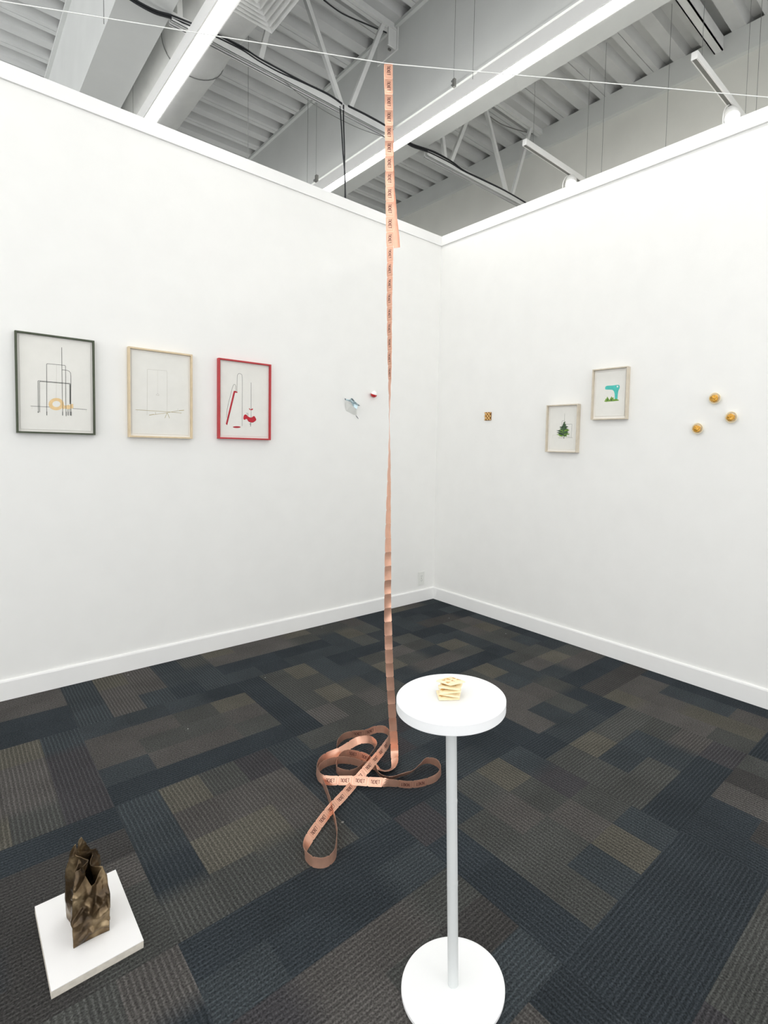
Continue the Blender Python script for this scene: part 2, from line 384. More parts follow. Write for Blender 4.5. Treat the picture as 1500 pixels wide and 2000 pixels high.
# strip lights
def strip(x, y0, y1, label, z=4.12):
    e = empty('strip_light', (x, 0, z), label, 'light fixture', 'linear strip lights')
    b = MB()
    b.box((x-.050, y0, z+.02), (x+.046, y1, z+.085), 'trim'); b.box((x-.056, y0, z+.006), (x-.046, y1, z+.055), 'trim'); b.box((x+.042, y0, z+.010), (x+.050, y1, z+.055), 'trim')
    b.box((x-.056, y0, z+.055), (x-.048, y1, z+.108), 'trim'); b.box((x+.044, y0, z+.055), (x+.050, y1, z+.108), 'trim')
    b.build('housing', e)
    b = MB(); n = 9; pr = [(x+.029*math.cos(a), z+.022-.024*math.sin(a)) for a in [PI*k/(n-1) for k in range(n)]]
    vs = [(px, y0+.01, pz) for px, pz in pr]+[(px, y1-.01, pz) for px, pz in pr]
    fs = [(i, i+1, n+i+1, n+i) for i in range(n-1)] + [tuple(range(n))[::-1], tuple(range(n, 2*n))]
    b.add(vs, fs, 'lens', True); b.build('lens', e)
    b = MB(); b.box((x-.040, y0+.02, z+.085), (x+.038, y1-.02, z+.088), 'uplens'); b.build('uplight_lens', e)
    yy = y0+.6
    while yy < y1:
        b = MB(); b.tube([(x-.0565, yy, z+.085), (x-.0565, yy, ZD)], .0018, 'wire', 6); b.build('hanger_wire', e); yy += 2.44
    return e
strip(-.605, -6.5, 6.5, 'long glowing strip light crossing the ceiling toward the room corner')
strip(-2.245, -6.5, 6.5, 'glowing strip light at upper left beside the round duct')
strip(-3.89, -6.5, 6.5, 'strip light added for extra light over the viewer, left of the frame')  # unseen fixture, added to bring more light into the booth
strip(-5.53, -6.5, 6.5, 'farthest left strip light, added outside the frame for extra light')  # another unseen copy of the fixture, added only for its light

# hanging clips near the strip
p = at(874, 163, 0, -.66); e = empty('wire_gripper', p, 'small dark cable gripper hanging above the long strip light', 'fitting', 'cable grippers by the long strip light')
b = MB(); q = at(886, 163, 0, -.62)
b.box((q.x-.01, q.y-.018, q.z-.03), (q.x+.01, q.y+.006, q.z+.03), 'slot'); b.box((q.x-.012, q.y+.004, q.z-.02), (q.x+.012, q.y+.016, q.z-.008), 'wire'); b.box((q.x-.012, q.y+.004, q.z+.01), (q.x+.012, q.y+.016, q.z+.022), 'wire'); b.build('clip_body', e)
b = MB(); b.tube([(q.x, q.y, q.z+.03), (q.x, q.y, ZD)], .0016, 'wire', 5); b.build('clip_wire', e)
q = at(617, 350, 0, -.66); c2 = empty('wire_gripper', q, 'small dark cable gripper just above the left wall top beside strip light', 'fitting', 'cable grippers by the long strip light')
b = MB(); b.box((q.x-.012, q.y-.03, q.z-.035), (q.x+.012, q.y+.0, q.z+.035), 'slot'); b.box((q.x-.012, q.y-.0, q.z-.02), (q.x+.012, q.y+.03, q.z+.0), 'wire'); b.build('clip_body', c2)
b = MB(); b.tube([(q.x, q.y, q.z+.03), (q.x, q.y, ZD)], .0016, 'wire', 5); b.build('clip_wire', c2)

# thin suspension wires
def vwire(px, py, xw, y_low, label):
    p = at(px, py, 0, xw); b = MB(); b.tube([(p.x, p.y, 3.6 if y_low is None else y_low), (p.x, p.y, ZD)], .0018, 'wire', 5)
    tag(b.build('suspension_wire', origin=(p.x, p.y, 4)), label, 'wire', 'thin wires hanging from the roof deck')
vwire(204, 150, -2.9, None, 'thin grey wire hanging in front of the girder at upper left')
vwire(485, 150, -1.7, None, 'thin grey wire hanging in front of the corrugated deck right of the duct')
vwire(1180, 200, .9, None, 'thin grey wire hanging left of the two track bars')
vwire(1304, 200, .9, None, 'thin grey wire hanging between the two track bars')
vwire(1482, 120, .9, None, 'thin grey wire hanging at the far right beside the taller track bar')

# black cables on the joist
def pix_path(pts, ax, v): return [at(x, y, ax, v) for x, y in pts]
def smooth(pts, k=6):
    out = []; P = [pts[0]]+list(pts)+[pts[-1]]
    for i in range(1, len(P)-2):
        p0, p1, p2, p3 = [Vector(q) for q in P[i-1:i+3]]
        for t in [j/k for j in range(k)]:
            out.append(.5*((2*p1)+(-p0+p2)*t+(2*p0-5*p1+4*p2-p3)*t*t+(-p0+3*p1-3*p2+p3)*t**3))
    out.append(Vector(P[-2])); return out
e = empty('cable_bundle', at(540, 130, 1, .0), 'black cable bundle lying along the left joist and dropping behind the wall', 'cable')
for k, d in enumerate((0, 3, -3)):
    b = MB(); pts = [(225, -25), (260, 0), (300, 22), (335, 33), (370, 47), (410, 64), (440, 78), (475, 96), (505, 116), (545, 138), (590, 160), (640, 184), (668, 203)]
    b.tube(smooth(pix_path([(x, y+d*(1 if x < 560 else .3)) for x, y in pts], 1, .03-.005*k)), .006, 'black', 7); b.build('cable', e)
for pts in ([(671, 205), (671, 240), (673, 300), (673, 340), (676, 410)], [(664, 208), (667, 250), (670, 300), (674, 350), (673, 405)]):
    b = MB(); b.tube(smooth(pix_path(pts, 1, .02)), .0055, 'black', 7); b.build('drop_cable', e)
e = empty('joist_cable', at(860, 300, 1, 0), 'black cable bundle along the right joist between strip light and wall top', 'cable')
for k, d in enumerate((0, 2.5, -2)):
    b = MB(); b.tube(smooth(pix_path([(680, 207+d*.3), (720, 227+d*.3), (752, 245+d*.3), (775, 260), (800, 281+d), (830, 292+d), (850, 300+d*1.3), (880, 316+d), (905, 333+d*.4), (940, 350+d*.3), (985, 372+d*.2), (1030, 398)], 1, .03-.005*k)), .007 if k else .009, 'black', 7); b.build('cable', e)
b = MB(); b.tube(smooth([at(632, 0, 2, 5.1), at(668, 26, 2, 5.1), at(715, 47, 2, 5.1), at(755, 64, 2, 5.1)]), .006, 'black', 7)
tag(b.build('deck_cable', origin=at(700, 40, 2, 5.1)), 'dark cable sagging under the deck toward the girder gusset', 'cable')
b = MB(); b.tube(smooth(pix_path([(548, 152), (585, 184), (640, 220), (700, 250), (752, 268)], 1, .045)), .0028, 'wire', 6)
tag(b.build('slack_wire', origin=at(640, 222, 1, -.03)), 'thin grey wire sagging below the left joist', 'wire')
b = MB(); b.tube(smooth([at(945, 218, 2, 5.12), at(975, 240, 2, 5.12), at(1005, 252, 2, 5.12), at(1040, 261, 2, 5.12)]), .005, 'slot', 6)
tag(b.build('deck_wire', origin=at(975, 240, 2, 5.12)), 'grey wire looping under the deck above the right joist', 'wire')

# track bars with spot heads
def track(x0, x1, y, z, label, lp):
    e = empty('track_light', (x0, y, z), label, 'light fixture', 'track lights beyond the right wall')
    b = MB(); b.box((x0, y-.022, z), (x1+.25, y+.022, z+.05), 'trim'); b.build('track_bar', e, bevel=.002)
    b = MB(); b.box((x0+.004, y-.012, z-.002), (x1+.25, y+.012, z), 'slot'); b.build('track_slot', e)
    q = at(lp[0], lp[1], 1, y); hx = q.x; hz = q.z+.07
    b = MB(); b.tube([(hx, y, z), (hx, y, min(z-.01, hz))], .014, 'trim', 12); b.build('stem', e)
    ax_w = Vector((-.55, -.35, -1)).normalized(); ax_u = ax_w.cross(Vector((0,1,0))).normalized(); ax_v = ax_w.cross(ax_u)
    b = MB(); c = Vector((hx, y, min(z-.01, hz))); b.lathe(c, [(.012, -.01), (.03, 0), (.045, .03), (.052, .06), (.054, .12), (.05, .12)], 'trim', 24, (ax_u, ax_v, ax_w)); b.build('lamp_head', e)
    b = MB(); b.lathe(c, [(.0495, .1195), (.047, .128), (.02, .132)], 'spot', 24, (ax_u, ax_v, ax_w)); b.build('lamp_lens', e)
    L_ = bpy.data.lights.new('track_spot', 'SPOT'); L_.energy = 100; L_.spot_size = 2.3; L_.spot_blend = 1; L_.shadow_soft_size = .045; L_.color = (1, .97, .92)
    lo = bpy.data.objects.new('track_spot', L_); col.objects.link(lo); lo.location = c+ax_w*.15; lo.rotation_euler = ax_w.to_track_quat('-Z', 'Y').to_euler()
    b = MB(); b.tube(smooth([(hx-.03, y, z), (hx-.10, y, z-.05), (hx-.14, y, z-.13), (hx-.12, y, z-.22), (hx-.05, y, z-.27)]), .004, 'trim', 6); b.build('lamp_cable', e)
    for xx in (x0+.12, x1+.1):
        b = MB(); b.tube([(xx, y, z+.05), (xx, y, ZD)], .0016, 'wire', 5); b.build('suspension_wire', e)
track(.115, 1.0, -2.30, 4.1, 'white track bar with lit spotlight beyond the wall at far right', (1426, 233))
track(.12, .98, -.886, 4.1, 'white track bar with lit spotlight nearer the joist and the room corner', (1116, 354))

# ------------------------------------------------------------------ framed drawings
def inv_bilinear(P, q):
    """P: TL TR BL BR picture corners -> (u, v), v down"""
    u = v = .5
    for _ in range(12):
        def f(u, v): return [P[0][k]*(1-u)*(1-v)+P[1][k]*u*(1-v)+P[2][k]*(1-u)*v+P[3][k]*u*v for k in (0, 1)]
        a = f(u, v); h = 1e-4; du = f(u+h, v); dv = f(u, v+h)
        J = [[(du[k]-a[k])/h, (dv[k]-a[k])/h] for k in (0, 1)]; r = [q[0]-a[0], q[1]-a[1]]
        D = J[0][0]*J[1][1]-J[0][1]*J[1][0]; u += (r[0]*J[1][1]-r[1]*J[0][1])/D; v += (J[0][0]*r[1]-J[1][0]*r[0])/D
    return u, v
class Art:
    """drawing laid on a wall-mounted sheet; pts are given in picture coordinates"""
    def __init__(s, P, org, du, W, H, nrm, d): s.P, s.o, s.du, s.W, s.H, s.n, s.d, s.b, s.k = P, Vector(org), Vector(du), W, H, Vector(nrm), d, MB(), 0
    def pt(s, q, lift=0):
        u, v = inv_bilinear(s.P, q); return s.o + s.du*(u*s.W) - Vector((0,0,1))*(v*s.H) + s.n*(s.d+lift)
    def line(s, pts, w, m, sm=False, lift=None):
        s.k += 1; lift = .0004+.00002*s.k
        P = [s.pt(q, lift) for q in pts]
        if sm: P = smooth(P, 5)
        for i in range(len(P)-1):
            t = P[i+1]-P[i]
            if t.length < 1e-6: continue
            t.normalize(); c = t.cross(s.n)*(w/2); e = t*(w*.3)
            s.b.add([P[i]-e+c, P[i]-e-c, P[i+1]+e-c, P[i+1]+e+c], [(0,1,2,3)], m)
    def poly(s, pts, m, sm=False):
        s.k += 1; lift = .0004+.00002*s.k
        P = [s.pt(q, lift) for q in pts]
        if sm: P = smooth(P+[P[0]], 5)[:-1]
        P2 = [Vector(((p-s.o).dot(s.du), p.z, 0)) for p in P]; s.b.add(P, [tuple(t) for t in tessellate_polygon([P2])], m)
def framed(name, org, du, W, H, nrm, fm, fwid, depth, inset, P, label):
    """org: outer top-left corner on the wall as seen, du: direction to the right"""
    o, du, n, Z = Vector(org), Vector(du), Vector(nrm), Vector((0,0,1))
    c = o + du*W/2 - Z*H
    e = empty('framed_drawing', c, label, 'picture')
    b = MB()
    def ring(a0, a1, d0, d1, m):
        A = [o+du*x-Z*y for x, y in ((a0,a0),(W-a0,a0),(W-a0,H-a0),(a0,H-a0))]; B = [o+du*x-Z*y for x, y in ((a1,a1),(W-a1,a1),(W-a1,H-a1),(a1,H-a1))]
        vs = [p+n*d0 for p in A]+[p+n*d1 for p in A]+[p+n*d1 for p in B]+[p+n*d0 for p in B]; fs = []
        for q in range(4):
            w = (q+1) % 4; fs += [(q, w, 4+w, 4+q), (4+q, 4+w, 8+w, 8+q), (8+q, 8+w, 12+w, 12+q), (12+q, 12+w, w, q)]
        b.add(vs, fs, m)
    ring(0, fwid, .0005, depth, fm); b.build('frame', e, bevel=.0008)
    b = MB(); A = [o+du*x-Z*y for x, y in ((fwid,fwid),(W-fwid,fwid),(W-fwid,H-fwid),(fwid,H-fwid))]; dd = depth*.42
    vs = [p+n*.002 for p in A]+[p+n*dd for p in A]
    b.add(vs, [(0,1,2,3),(4,5,6,7),(0,1,5,4),(1,2,6,5),(2,3,7,6),(3,0,4,7)], 'mount'); b.build('mount_board', e)
    a = fwid+inset; art = Art(P, o, du, W, H, n, dd+.004); A = [o+du*x-Z*y for x, y in ((a,a),(W-a,a),(W-a,H-a*1.15),(a,H-a*1.15))]
    vs = [p+n*(dd+.003) for p in A]+[p+n*(dd+.004) for p in A]
    art.b.add(vs, [(0,1,2,3),(4,5,6,7),(0,1,5,4),(1,2,6,5),(2,3,7,6),(3,0,4,7)], 'paper')
    return e, art
def wall_rect(tl, tr, bl, br, ax):
    A = [at(*p, ax, -.02 if True else 0) for p in (tl, tr, bl, br)]
    k = 1-ax
    s0 = (A[0][k]+A[2][k])/2; s1 = (A[1][k]+A[3][k])/2; zt = (A[0].z+A[1].z)/2; zb = (A[2].z+A[3].z)/2
    return s0, s1, zt, zb
XP = Vector((1,0,0)); YM = Vector((0,-1,0)); NL = Vector((0,-1,0)); NR = Vector((-1,0,0))

s0, s1, zt_, zb_ = wall_rect((26,646.5), (182.5,664.5), (34,846), (187,849), 1)
P = [(130,125),(1365,285),(185,1700),(1402,1728)]
e, A = framed('', (s0, 0, zt_), XP, s1-s0, zt_-zb_, NL, 'fgreen', .0095, .034, .010, P, 'leftmost framed drawing, dark green frame, black looping lines and a tan ring')
k = .0021
A.line([(765,650),(768,1200)], .0011, 'ipencil')
A.line([(385,1283),(680,1298)], k, 'iline'); A.line([(1030,1318),(1258,1335)], k, 'iline'); A.line([(405,1290),(405,1325)], .0012, 'ipencil'); A.line([(1248,1340),(1248,1375)], .0012, 'ipencil')
A.poly([(660+115+118*math.cos(t)*1.0-5, 1252+95*math.sin(t)) for t in [2*PI*i/32 for i in range(32)]], 'itan')
A.poly([(772+62*math.cos(t), 1250+47*math.sin(t)) for t in [2*PI*i/28 for i in range(28)]], 'paper')
A.poly([(875,1240),(900,1275),(940,1268),(950,1262),(980,1270),(990,1255),(1020,1248),(1038,1252),(1035,1275),(1042,1300),(1030,1318),(1000,1318),(985,1325),(960,1330),(930,1325),(900,1320),(875,1330),(860,1310)], 'itan')
for pts in ([(840,380),(850,720),(858,1000),(872,1420)], [(627,1425),(618,900),(612,640),(622,630),(740,640),(895,655),(906,670),(912,900),(918,1200),(926,1438)],
            [(852,722),(930,730),(965,745),(988,770),(993,830),(998,1200),(1008,1430)], [(500,1385),(492,1100),(486,900),(496,892),(980,932),(986,945),(990,1250)], [(520,1378),(512,1000),(508,912),(520,904),(970,940),(976,960),(984,1250)],
            [(955,1330),(955,1410)], [(985,1325),(990,1405)]):
    A.line(pts, k, 'iline')
for x in (496, 627, 870, 926, 957, 990, 1006): A.line([(x, 1370), (x+1, 1425 if x > 600 else 1385)], .0032, 'iline')
A.b.build('drawing_sheet', e)

s0, s1, zt_, zb_ = wall_rect((248,677), (374,692.5), (252,854), (375.5,857), 1)
P = [(75,155),(1275,315),(115,1840),(1300,1862)]
e, A = framed('', (s0, 0, zt_), XP, s1-s0, zt_-zb_, NL, 'fmaple', .0105, .036, .010, P, 'framed drawing in pale maple frame with faint pencil lines, second from left')
k = .0019
A.line([(438,1425),(435,900),(430,580),(440,575),(620,590),(785,600),(797,640),(803,900),(808,1360)], k, 'ipencil')
A.line([(620,600),(625,1020)], .001, 'ipencil'); A.line([(598,1050),(628,1020),(655,1052),(640,1062),(598,1052)], k, 'ipencil')
A.line([(235,1328),(440,1338),(820,1362),(1085,1382)], .0026, 'iochre'); A.line([(480,1425),(620,1408),(800,1380),(1000,1345),(1135,1330)], .0024, 'iochre')
A.line([(480,1425),(560,1412)], .004, 'iochre'); A.line([(1040,1338),(1130,1330)], .004, 'iochre'); A.line([(808,1380),(770,1475)], .0026, 'iochre'); A.line([(812,1380),(855,1478)], .0026, 'iochre')
A.line([(590,1370),(595,1405)], k, 'iochre'); A.line([(1015,1300),(1010,1340),(1030,1345)], k, 'ipencil'); A.line([(262,1330),(262,1370)], .0012, 'ipencil'); A.line([(1062,1382),(1062,1405)], .0012, 'ipencil')
A.b.build('drawing_sheet', e)

s0, s1, zt_, zb_ = wall_rect((423.5,699.5), (526.5,711.5), (427.5,857), (529,859.5), 1)
P = [(140,105),(1290,240),(190,1860),(1325,1885)]
e, A = framed('', (s0, 0, zt_), XP, s1-s0, zt_-zb_, NL, 'fred', .0105, .036, .009, P, 'red framed drawing of hooked lines and red shapes, third from left')
k = .0019
A.line([(360,1400),(362,1250),(380,1120),(420,930),(450,790),(475,700),(500,672),(522,690),(532,740),(535,820)], k, 'iline', True)
A.line([(560,830),(556,600),(558,480),(575,445),(605,435),(640,450),(660,490),(668,650),(680,1100),(692,1575)], k, 'iline', True)
A.poly([(492,815),(520,812),(572,838),(570,856),(520,852),(375,1565),(345,1535),(480,860)], 'ired'); A.line([(375,1550),(505,870)], .002, 'idkred')
A.poly([(495+83*(1+math.cos(t)), 1603+20*math.sin(t)) for t in [2*PI*i/24 for i in range(24)]], 'ired', False); A.line([(500,1603),(655,1604)], .0024, 'idkred')
A.line([(860,630),(868,900),(876,1190),(882,1400)], k, 'iline')
A.poly([(825,1195),(838,1188),(860,1212),(875,1212),(905,1192),(925,1205),(905,1228),(872,1232),(845,1222)], 'ired')
A.line([(770,1300),(800,1298),(812,1320),(812,1350)], k, 'iline', True)
A.poly([(715,1380),(725,1345),(750,1325),(775,1330),(800,1355),(820,1370),(860,1390),(900,1388),(920,1368),(950,1360),(965,1370),(998,1430),(985,1462),(945,1490),(900,1500),(850,1490),(815,1465),(795,1430),(770,1425),(745,1442),(722,1430),(713,1405)], 'ired', True)
A.line([(820,1465),(860,1490),(920,1498),(970,1470)], .0022, 'idkred', True); A.line([(878,1500),(878,1585)], .003, 'iline'); A.line([(852,1532),(882,1532)], .003, 'iline')
A.b.build('drawing_sheet', e)

s0, s1, zt_, zb_ = wall_rect((1069,791), (1130,790), (1069,882.5), (1130,884.5), 0)
P = [(148,688),(600,676),(148,1372),(598,1388)]
e, A = framed('', (0, s0, zt_), YM, s0-s1, zt_-zb_, NR, 'fash', .008, .042, .012, P, 'small pale framed drawing of a green fir tree, the lower one on the right wall')
k = .0014
A.line([(400,812),(400,960)], k, 'iline'); A.line([(400,915),(372,915),(362,930),(364,990)], k, 'iline'); A.line([(410,972),(500,968),(508,975),(500,1165)], k, 'iline')
A.line([(235,1168),(235,1125),(300,1122)], k, 'ipencil'); A.line([(320,1166),(520,1166)], k, 'iline'); A.line([(470,1165),(470,1120)], k, 'iline')
tree = [(400,925),(412,960),(420,985),(430,1000),(450,995),(435,1020),(462,1025),(440,1042),(445,1060),(440,1072),(480,1095),(450,1110),(468,1130),(430,1125),(420,1140),(436,1162),(408,1150),(404,1180),(394,1160),(380,1140),(362,1150),(345,1128),(310,1128),(318,1105),(300,1088),(335,1080),(318,1045),(350,1050),(355,1030),(362,1005),(368,985),(385,985),(392,955)]
rt_ = random.Random(5)
A.poly([(400,930),(425,1000),(445,1060),(455,1110),(410,1150),(350,1120),(345,1070),(370,1000)], 'ifir')
for yy, hw_ in ((950,14),(975,26),(1000,44),(1020,60),(1045,74),(1065,80),(1085,92),(1105,96),(1125,88),(1140,60)):
    for sd_ in (-1, 1):
        for q in range(2):
            L_ = hw_*rt_.uniform(.6, 1); y_ = yy+rt_.uniform(-8, 8); dy_ = rt_.uniform(-26, 12); x_ = 400+sd_*L_*.15 - 12*(yy-930)/200
            A.poly([(x_, y_-7), (x_+sd_*L_*.5, y_+dy_*.4-12), (x_+sd_*L_, y_+dy_), (x_+sd_*L_*.55, y_+dy_*.5+8), (x_, y_+8)], rt_.choice(['ifir', 'ifir', 'igreen', 'ifird']))
A.line([(400,1140),(402,1178)], .004, 'iline')
A.b.build('drawing_sheet', e)

s0, s1, zt_, zb_ = wall_rect((1157.5,722), (1227,716.5), (1159,819.5), (1227,819.5), 0)
P = [(808,165),(1335,125),(818,905),(1335,900)]
e, A = framed('', (0, s0, zt_), YM, s0-s1, zt_-zb_, NR, 'fash', .008, .042, .014, P, 'small pale framed drawing of a turquoise bent pipe over green plants, the higher one')
A.poly([(998,448),(996,428),(1010,408),(1040,402),(1110,400),(1180,393),(1205,400),(1212,430),(1205,455),(1195,480),(1190,520),(1187,600),(1190,615),(1150,612),(1145,560),(1138,510),(1120,475),(1090,462),(1010,458)], 'iteal', True)
A.poly([(1165,408),(1188,406),(1190,425),(1172,432)], 'bobw')
A.poly([(990,632),(1010,612),(1005,600),(1025,590),(1035,560),(1048,580),(1062,600),(1070,615),(1080,590),(1090,575),(1098,558),(1110,580),(1130,575),(1128,600),(1150,605),(1165,590),(1178,605),(1205,612),(1208,625),(1130,632),(1060,635),(1020,640)], 'igreen')
A.poly([(1030,600),(1045,592),(1050,620),(1035,628)], 'ifir'); A.poly([(1090,600),(1102,592),(1110,625),(1092,628)], 'ifir')
A.b.build('drawing_sheet', e)

# ------------------------------------------------------------------ small wall pieces
# foil scrap
def facet(b, pts, fs, m, th, n):
    n = Vector(n); k = len(pts); vs = [Vector(p) for p in pts]+[Vector(p)+n*th for p in pts]
    allf = [tuple(f) for f in fs]+[tuple(k+i for i in f[::-1]) for f in fs]
    b.add(vs, allf, m)
def WL(x, y, d=.0):
    return at(x, y, 1, -d)
e = empty('crumpled_foil', WL(688, 800), 'crumpled pale blue foil scrap pinned to the left wall beside the bobber', 'artwork')
Z8 = lambda zx, zy, d: WL(660+zx/12.5, 740+zy/12.5, d)
b = MB()
pts = [Z8(170,480,.05), Z8(185,520,.05), Z8(285,515,.06), Z8(330,465,.05), Z8(375,500,.035), Z8(440,570,.045), Z8(535,655,.03), Z8(485,665,.05), Z8(460,740,.045), Z8(380,680,.03), Z8(340,600,.055), Z8(300,560,.045), Z8(355,570,.06), Z8(395,600,.03)]
b.add(pts, [(0,1,2),(2,1,11),(2,11,10),(2,3,4,12),(2,12,10),(4,5,13,12),(12,13,10),(13,5,7),(5,6,7),(13,7,8),(13,8,9,10)], 'foil')
ob = b.build('foil_sheet', e); sd = ob.modifiers.new('s', 'SOLIDIFY'); sd.thickness = .0015
b = MB(); 
for fp in ([Z8(165,470,.05), Z8(192,486,.052), Z8(190,522,.05), Z8(168,512,.05)], [Z8(490,625,.046), Z8(536,655,.03), Z8(512,660,.045)], [Z8(335,475,.053), Z8(372,505,.04), Z8(400,560,.05), Z8(360,520,.05)]):
    b = MB(); b.add(fp, [tuple(range(len(fp)))], 'foildk'); ob = b.build('foil_edge', e); sd = ob.modifiers.new('s', 'SOLIDIFY'); sd.thickness = .0025
b = MB(); pts = [Z8(440,740,.03), Z8(462,745,.02), Z8(455,880,.006), Z8(400,880,.002), Z8(300,830,.0), Z8(200,780,.0), Z8(190,560,.02), Z8(330,640,.03)]
b.add(pts, [(0,1,2,3),(0,3,4,7),(7,4,5,6)], 'plastic'); ob = b.build('foil_flap', e); sd = ob.modifiers.new('s', 'SOLIDIFY'); sd.thickness = .0012
b = MB(); b.tube([Z8(440,895,.0), Z8(475,940,.014), Z8(500,975,.02)], [.002, .003, .0018], 'foildk', 6); b.build('pin', e)

# bobber
c = WL(730.5, 770, .028); R = .0285
def sphere_zone(b, c, R, t0, t1, m, ax, n=32, k=12):
    U, V, W = ax; pr = []
    for i in range(k+1):
        t = t0+(t1-t0)*i/k; pr.append((max(R*math.sin(t), 1e-4), -R*math.cos(t)))
    b.lathe(c, pr, m, n, ax)
W = Vector((.12, -.35, 1)).normalized(); U = W.cross(Vector((0,1,0))).normalized(); V = W.cross(U)
e = empty('fishing_bobber', c-Vector((0,0,R)), 'little red and white ball mounted on the left wall near the hanging strip', 'artwork')
b = MB(); sphere_zone(b, c, R, 0, PI/2, 'bobr', (U,V,W)); b.build('red_half', e)
b = MB(); sphere_zone(b, c, R, PI/2, PI, 'bobw', (U,V,W)); b.build('white_half', e)
b = MB(); b.lathe(c+W*R*.96, [(.006,0),(.006,.006),(.004,.008)], 'bobw', 16, (U,V,W)); b.build('button', e)

# waffle square on right wall
c = at(952.5, 813, 0, -.01); S = .037
e = empty('waffle_square', c-Vector((0,0,S)), 'small golden waffle-weave square fixed to the right wall near the corner', 'artwork')
b = MB(); b.box((c.x+.001, c.y-S, c.z-S), (c.x+.0100, c.y+S, c.z+S), 'wafdk'); b.build('backing_square', e, bevel=.004)
b = MB()
for k in range(-2, 3):
    o = k*.0165
    lo = -S; hi = S
    for sg in (1, -1):
        # diagonal ribs clipped to the square
        pts = []
        for t in [i/20 for i in range(21)]:
            yy = lo+(hi-lo)*t; zz = sg*yy+o*2
            if abs(zz) <= S*.97: pts.append((c.x-.002, c.y+yy*.97, c.z+zz))
        if len(pts) > 1: b.tube(pts, .0048, 'waffle', 8)
b.build('lattice', e)

# three golden knobs in pale cups
for k, (px, py, lab) in enumerate(((1397, 778, 'topmost'), (1429, 815, 'right-hand'), (1363, 837, 'lowest, left-hand'))):
    c = at(px, py, 0, -.012); e = empty('golden_rosette', (0, c.y, c.z-.03), lab+' of the three little golden knobs in pale cups on the right wall', 'artwork', None)
    ax = (Vector((0,1,0)), Vector((0,0,1)), Vector((-1,0,0)))
    b = MB(); b.lathe((0, c.y, c.z), [(.020,-.001),(.029,.004),(.034,.014),(.036,.022),(.0335,.023),(.026,.012)], 'goldcup', 28, ax); b.build('cup', e)
    bm = bmesh.new(); bmesh.ops.create_icosphere(bm, subdivisions=4, radius=.029)
    cc = Vector((-.032, c.y, c.z-.002))
    for v in bm.verts:
        d = v.co.normalized(); ang = math.atan2(d.z, d.y); sw = .5+.5*math.sin(3*ang+9*d.x+k*2)
        v.co = cc + d*(.0185+.005*sw+.005*noise.noise(d*3.2+Vector((k*5,0,0))))
    b = MB(); bm.verts.index_update(); b.add([v.co.copy() for v in bm.verts], [tuple(v.index for v in f.verts) for f in bm.faces], 'gold', True); bm.free(); b.build('golden_ball', e)

# wall outlet
a0 = at(817, 1118, 1, -.003); a1 = at(829, 1116.5, 1, -.003); a2 = at(817.5, 1143, 1, -.003); xc = (a0.x+a1.x)/2; zc = (a0.z+a2.z)/2; hw = .038; hh = (a0.z-a2.z)/2
e = empty('wall_outlet', (xc, 0, zc-hh), 'white duplex wall outlet low on the left wall near the corner', 'outlet')
b = MB(); b.box((xc-hw, -.006, zc-hh), (xc+hw, -.0005, zc+hh), 'plastic'); b.build('cover_plate', e, bevel=.0018)
for s in (1, -1):
    zz = zc+s*hh*.34; r = MB(); r.box((xc-.017, -.0085, zz-.014), (xc+.017, -.0055, zz+.014), 'plastic'); ro = r.build('receptacle', e, bevel=.004)
    r = MB(); r.box((xc-.008, -.0088, zz-.002), (xc-.0055, -.0084, zz+.008), 'slot'); r.box((xc+.0055, -.0088, zz-.002), (xc+.008, -.0084, zz+.008), 'slot'); r.box((xc-.002, -.0088, zz-.010), (xc+.002, -.0084, zz-.006), 'slot')
    so = r.build('slots', ro)
    so.location = -ro.location; so['_'] = 0
    so.matrix_parent_inverse = Matrix.Identity(4)
    for v in so.data.vertices: v.co -= Vector((xc, 0, zc-hh))
b = MB(); b.lathe((xc, -.006, zc), [(.0035,0),(.003,.0012)], 'slot', 12, (Vector((1,0,0)), Vector((0,0,1)), Vector((0,-1,0)))); b.build('screw', e)

# ------------------------------------------------------------------ pedestal table with crackers
tc_ = at(885, 1921, 2, .012); TZ = .832
p2 = at(881.5, 1361, 2, TZ)
TX, TY = tc_.x, tc_.y
RB, RT = .144, .1475
e = empty('pedestal_table', (TX, TY, 0), 'round white pedestal table on a thin pole with a flat disc base', 'table')
b = MB(); b.lathe((TX, TY, 0), [(RB-.002, .0005), (RB, .002), (RB, .0105), (RB-.002, .012)], 'white', 128, smooth=False); b.build('base_disc', e)
lean = Vector((p2.x-tc_.x, p2.y-tc_.y, 0))*.5
b = MB(); b.lathe((TX, TY, 0), [(.0148, .012), (.0148, TZ-.028)], 'pole', 48); ob = b.build('pole', e)
for v in ob.data.vertices: v.co += Vector((p2.x-tc_.x, p2.y-tc_.y, 0))*((v.co.z-.012)/(TZ-.04))
for h0, h1 in ((.298, .31), (.535, .545)):
    sh_ = Vector((p2.x-tc_.x, p2.y-tc_.y, 0))*((h0-.012)/(TZ-.04)); b = MB(); b.lathe(Vector((TX, TY, 0))+sh_, [(.0152, h0), (.0152, h1)], 'pole', 48); b.build('joint_collar', e)
b = MB(); b.lathe((p2.x, p2.y, 0), [(RT-.0015, TZ-.028), (RT, TZ-.0265), (RT, TZ-.0015), (RT-.0015, TZ)], 'white', 128, smooth=False); b.build('table_top', e)

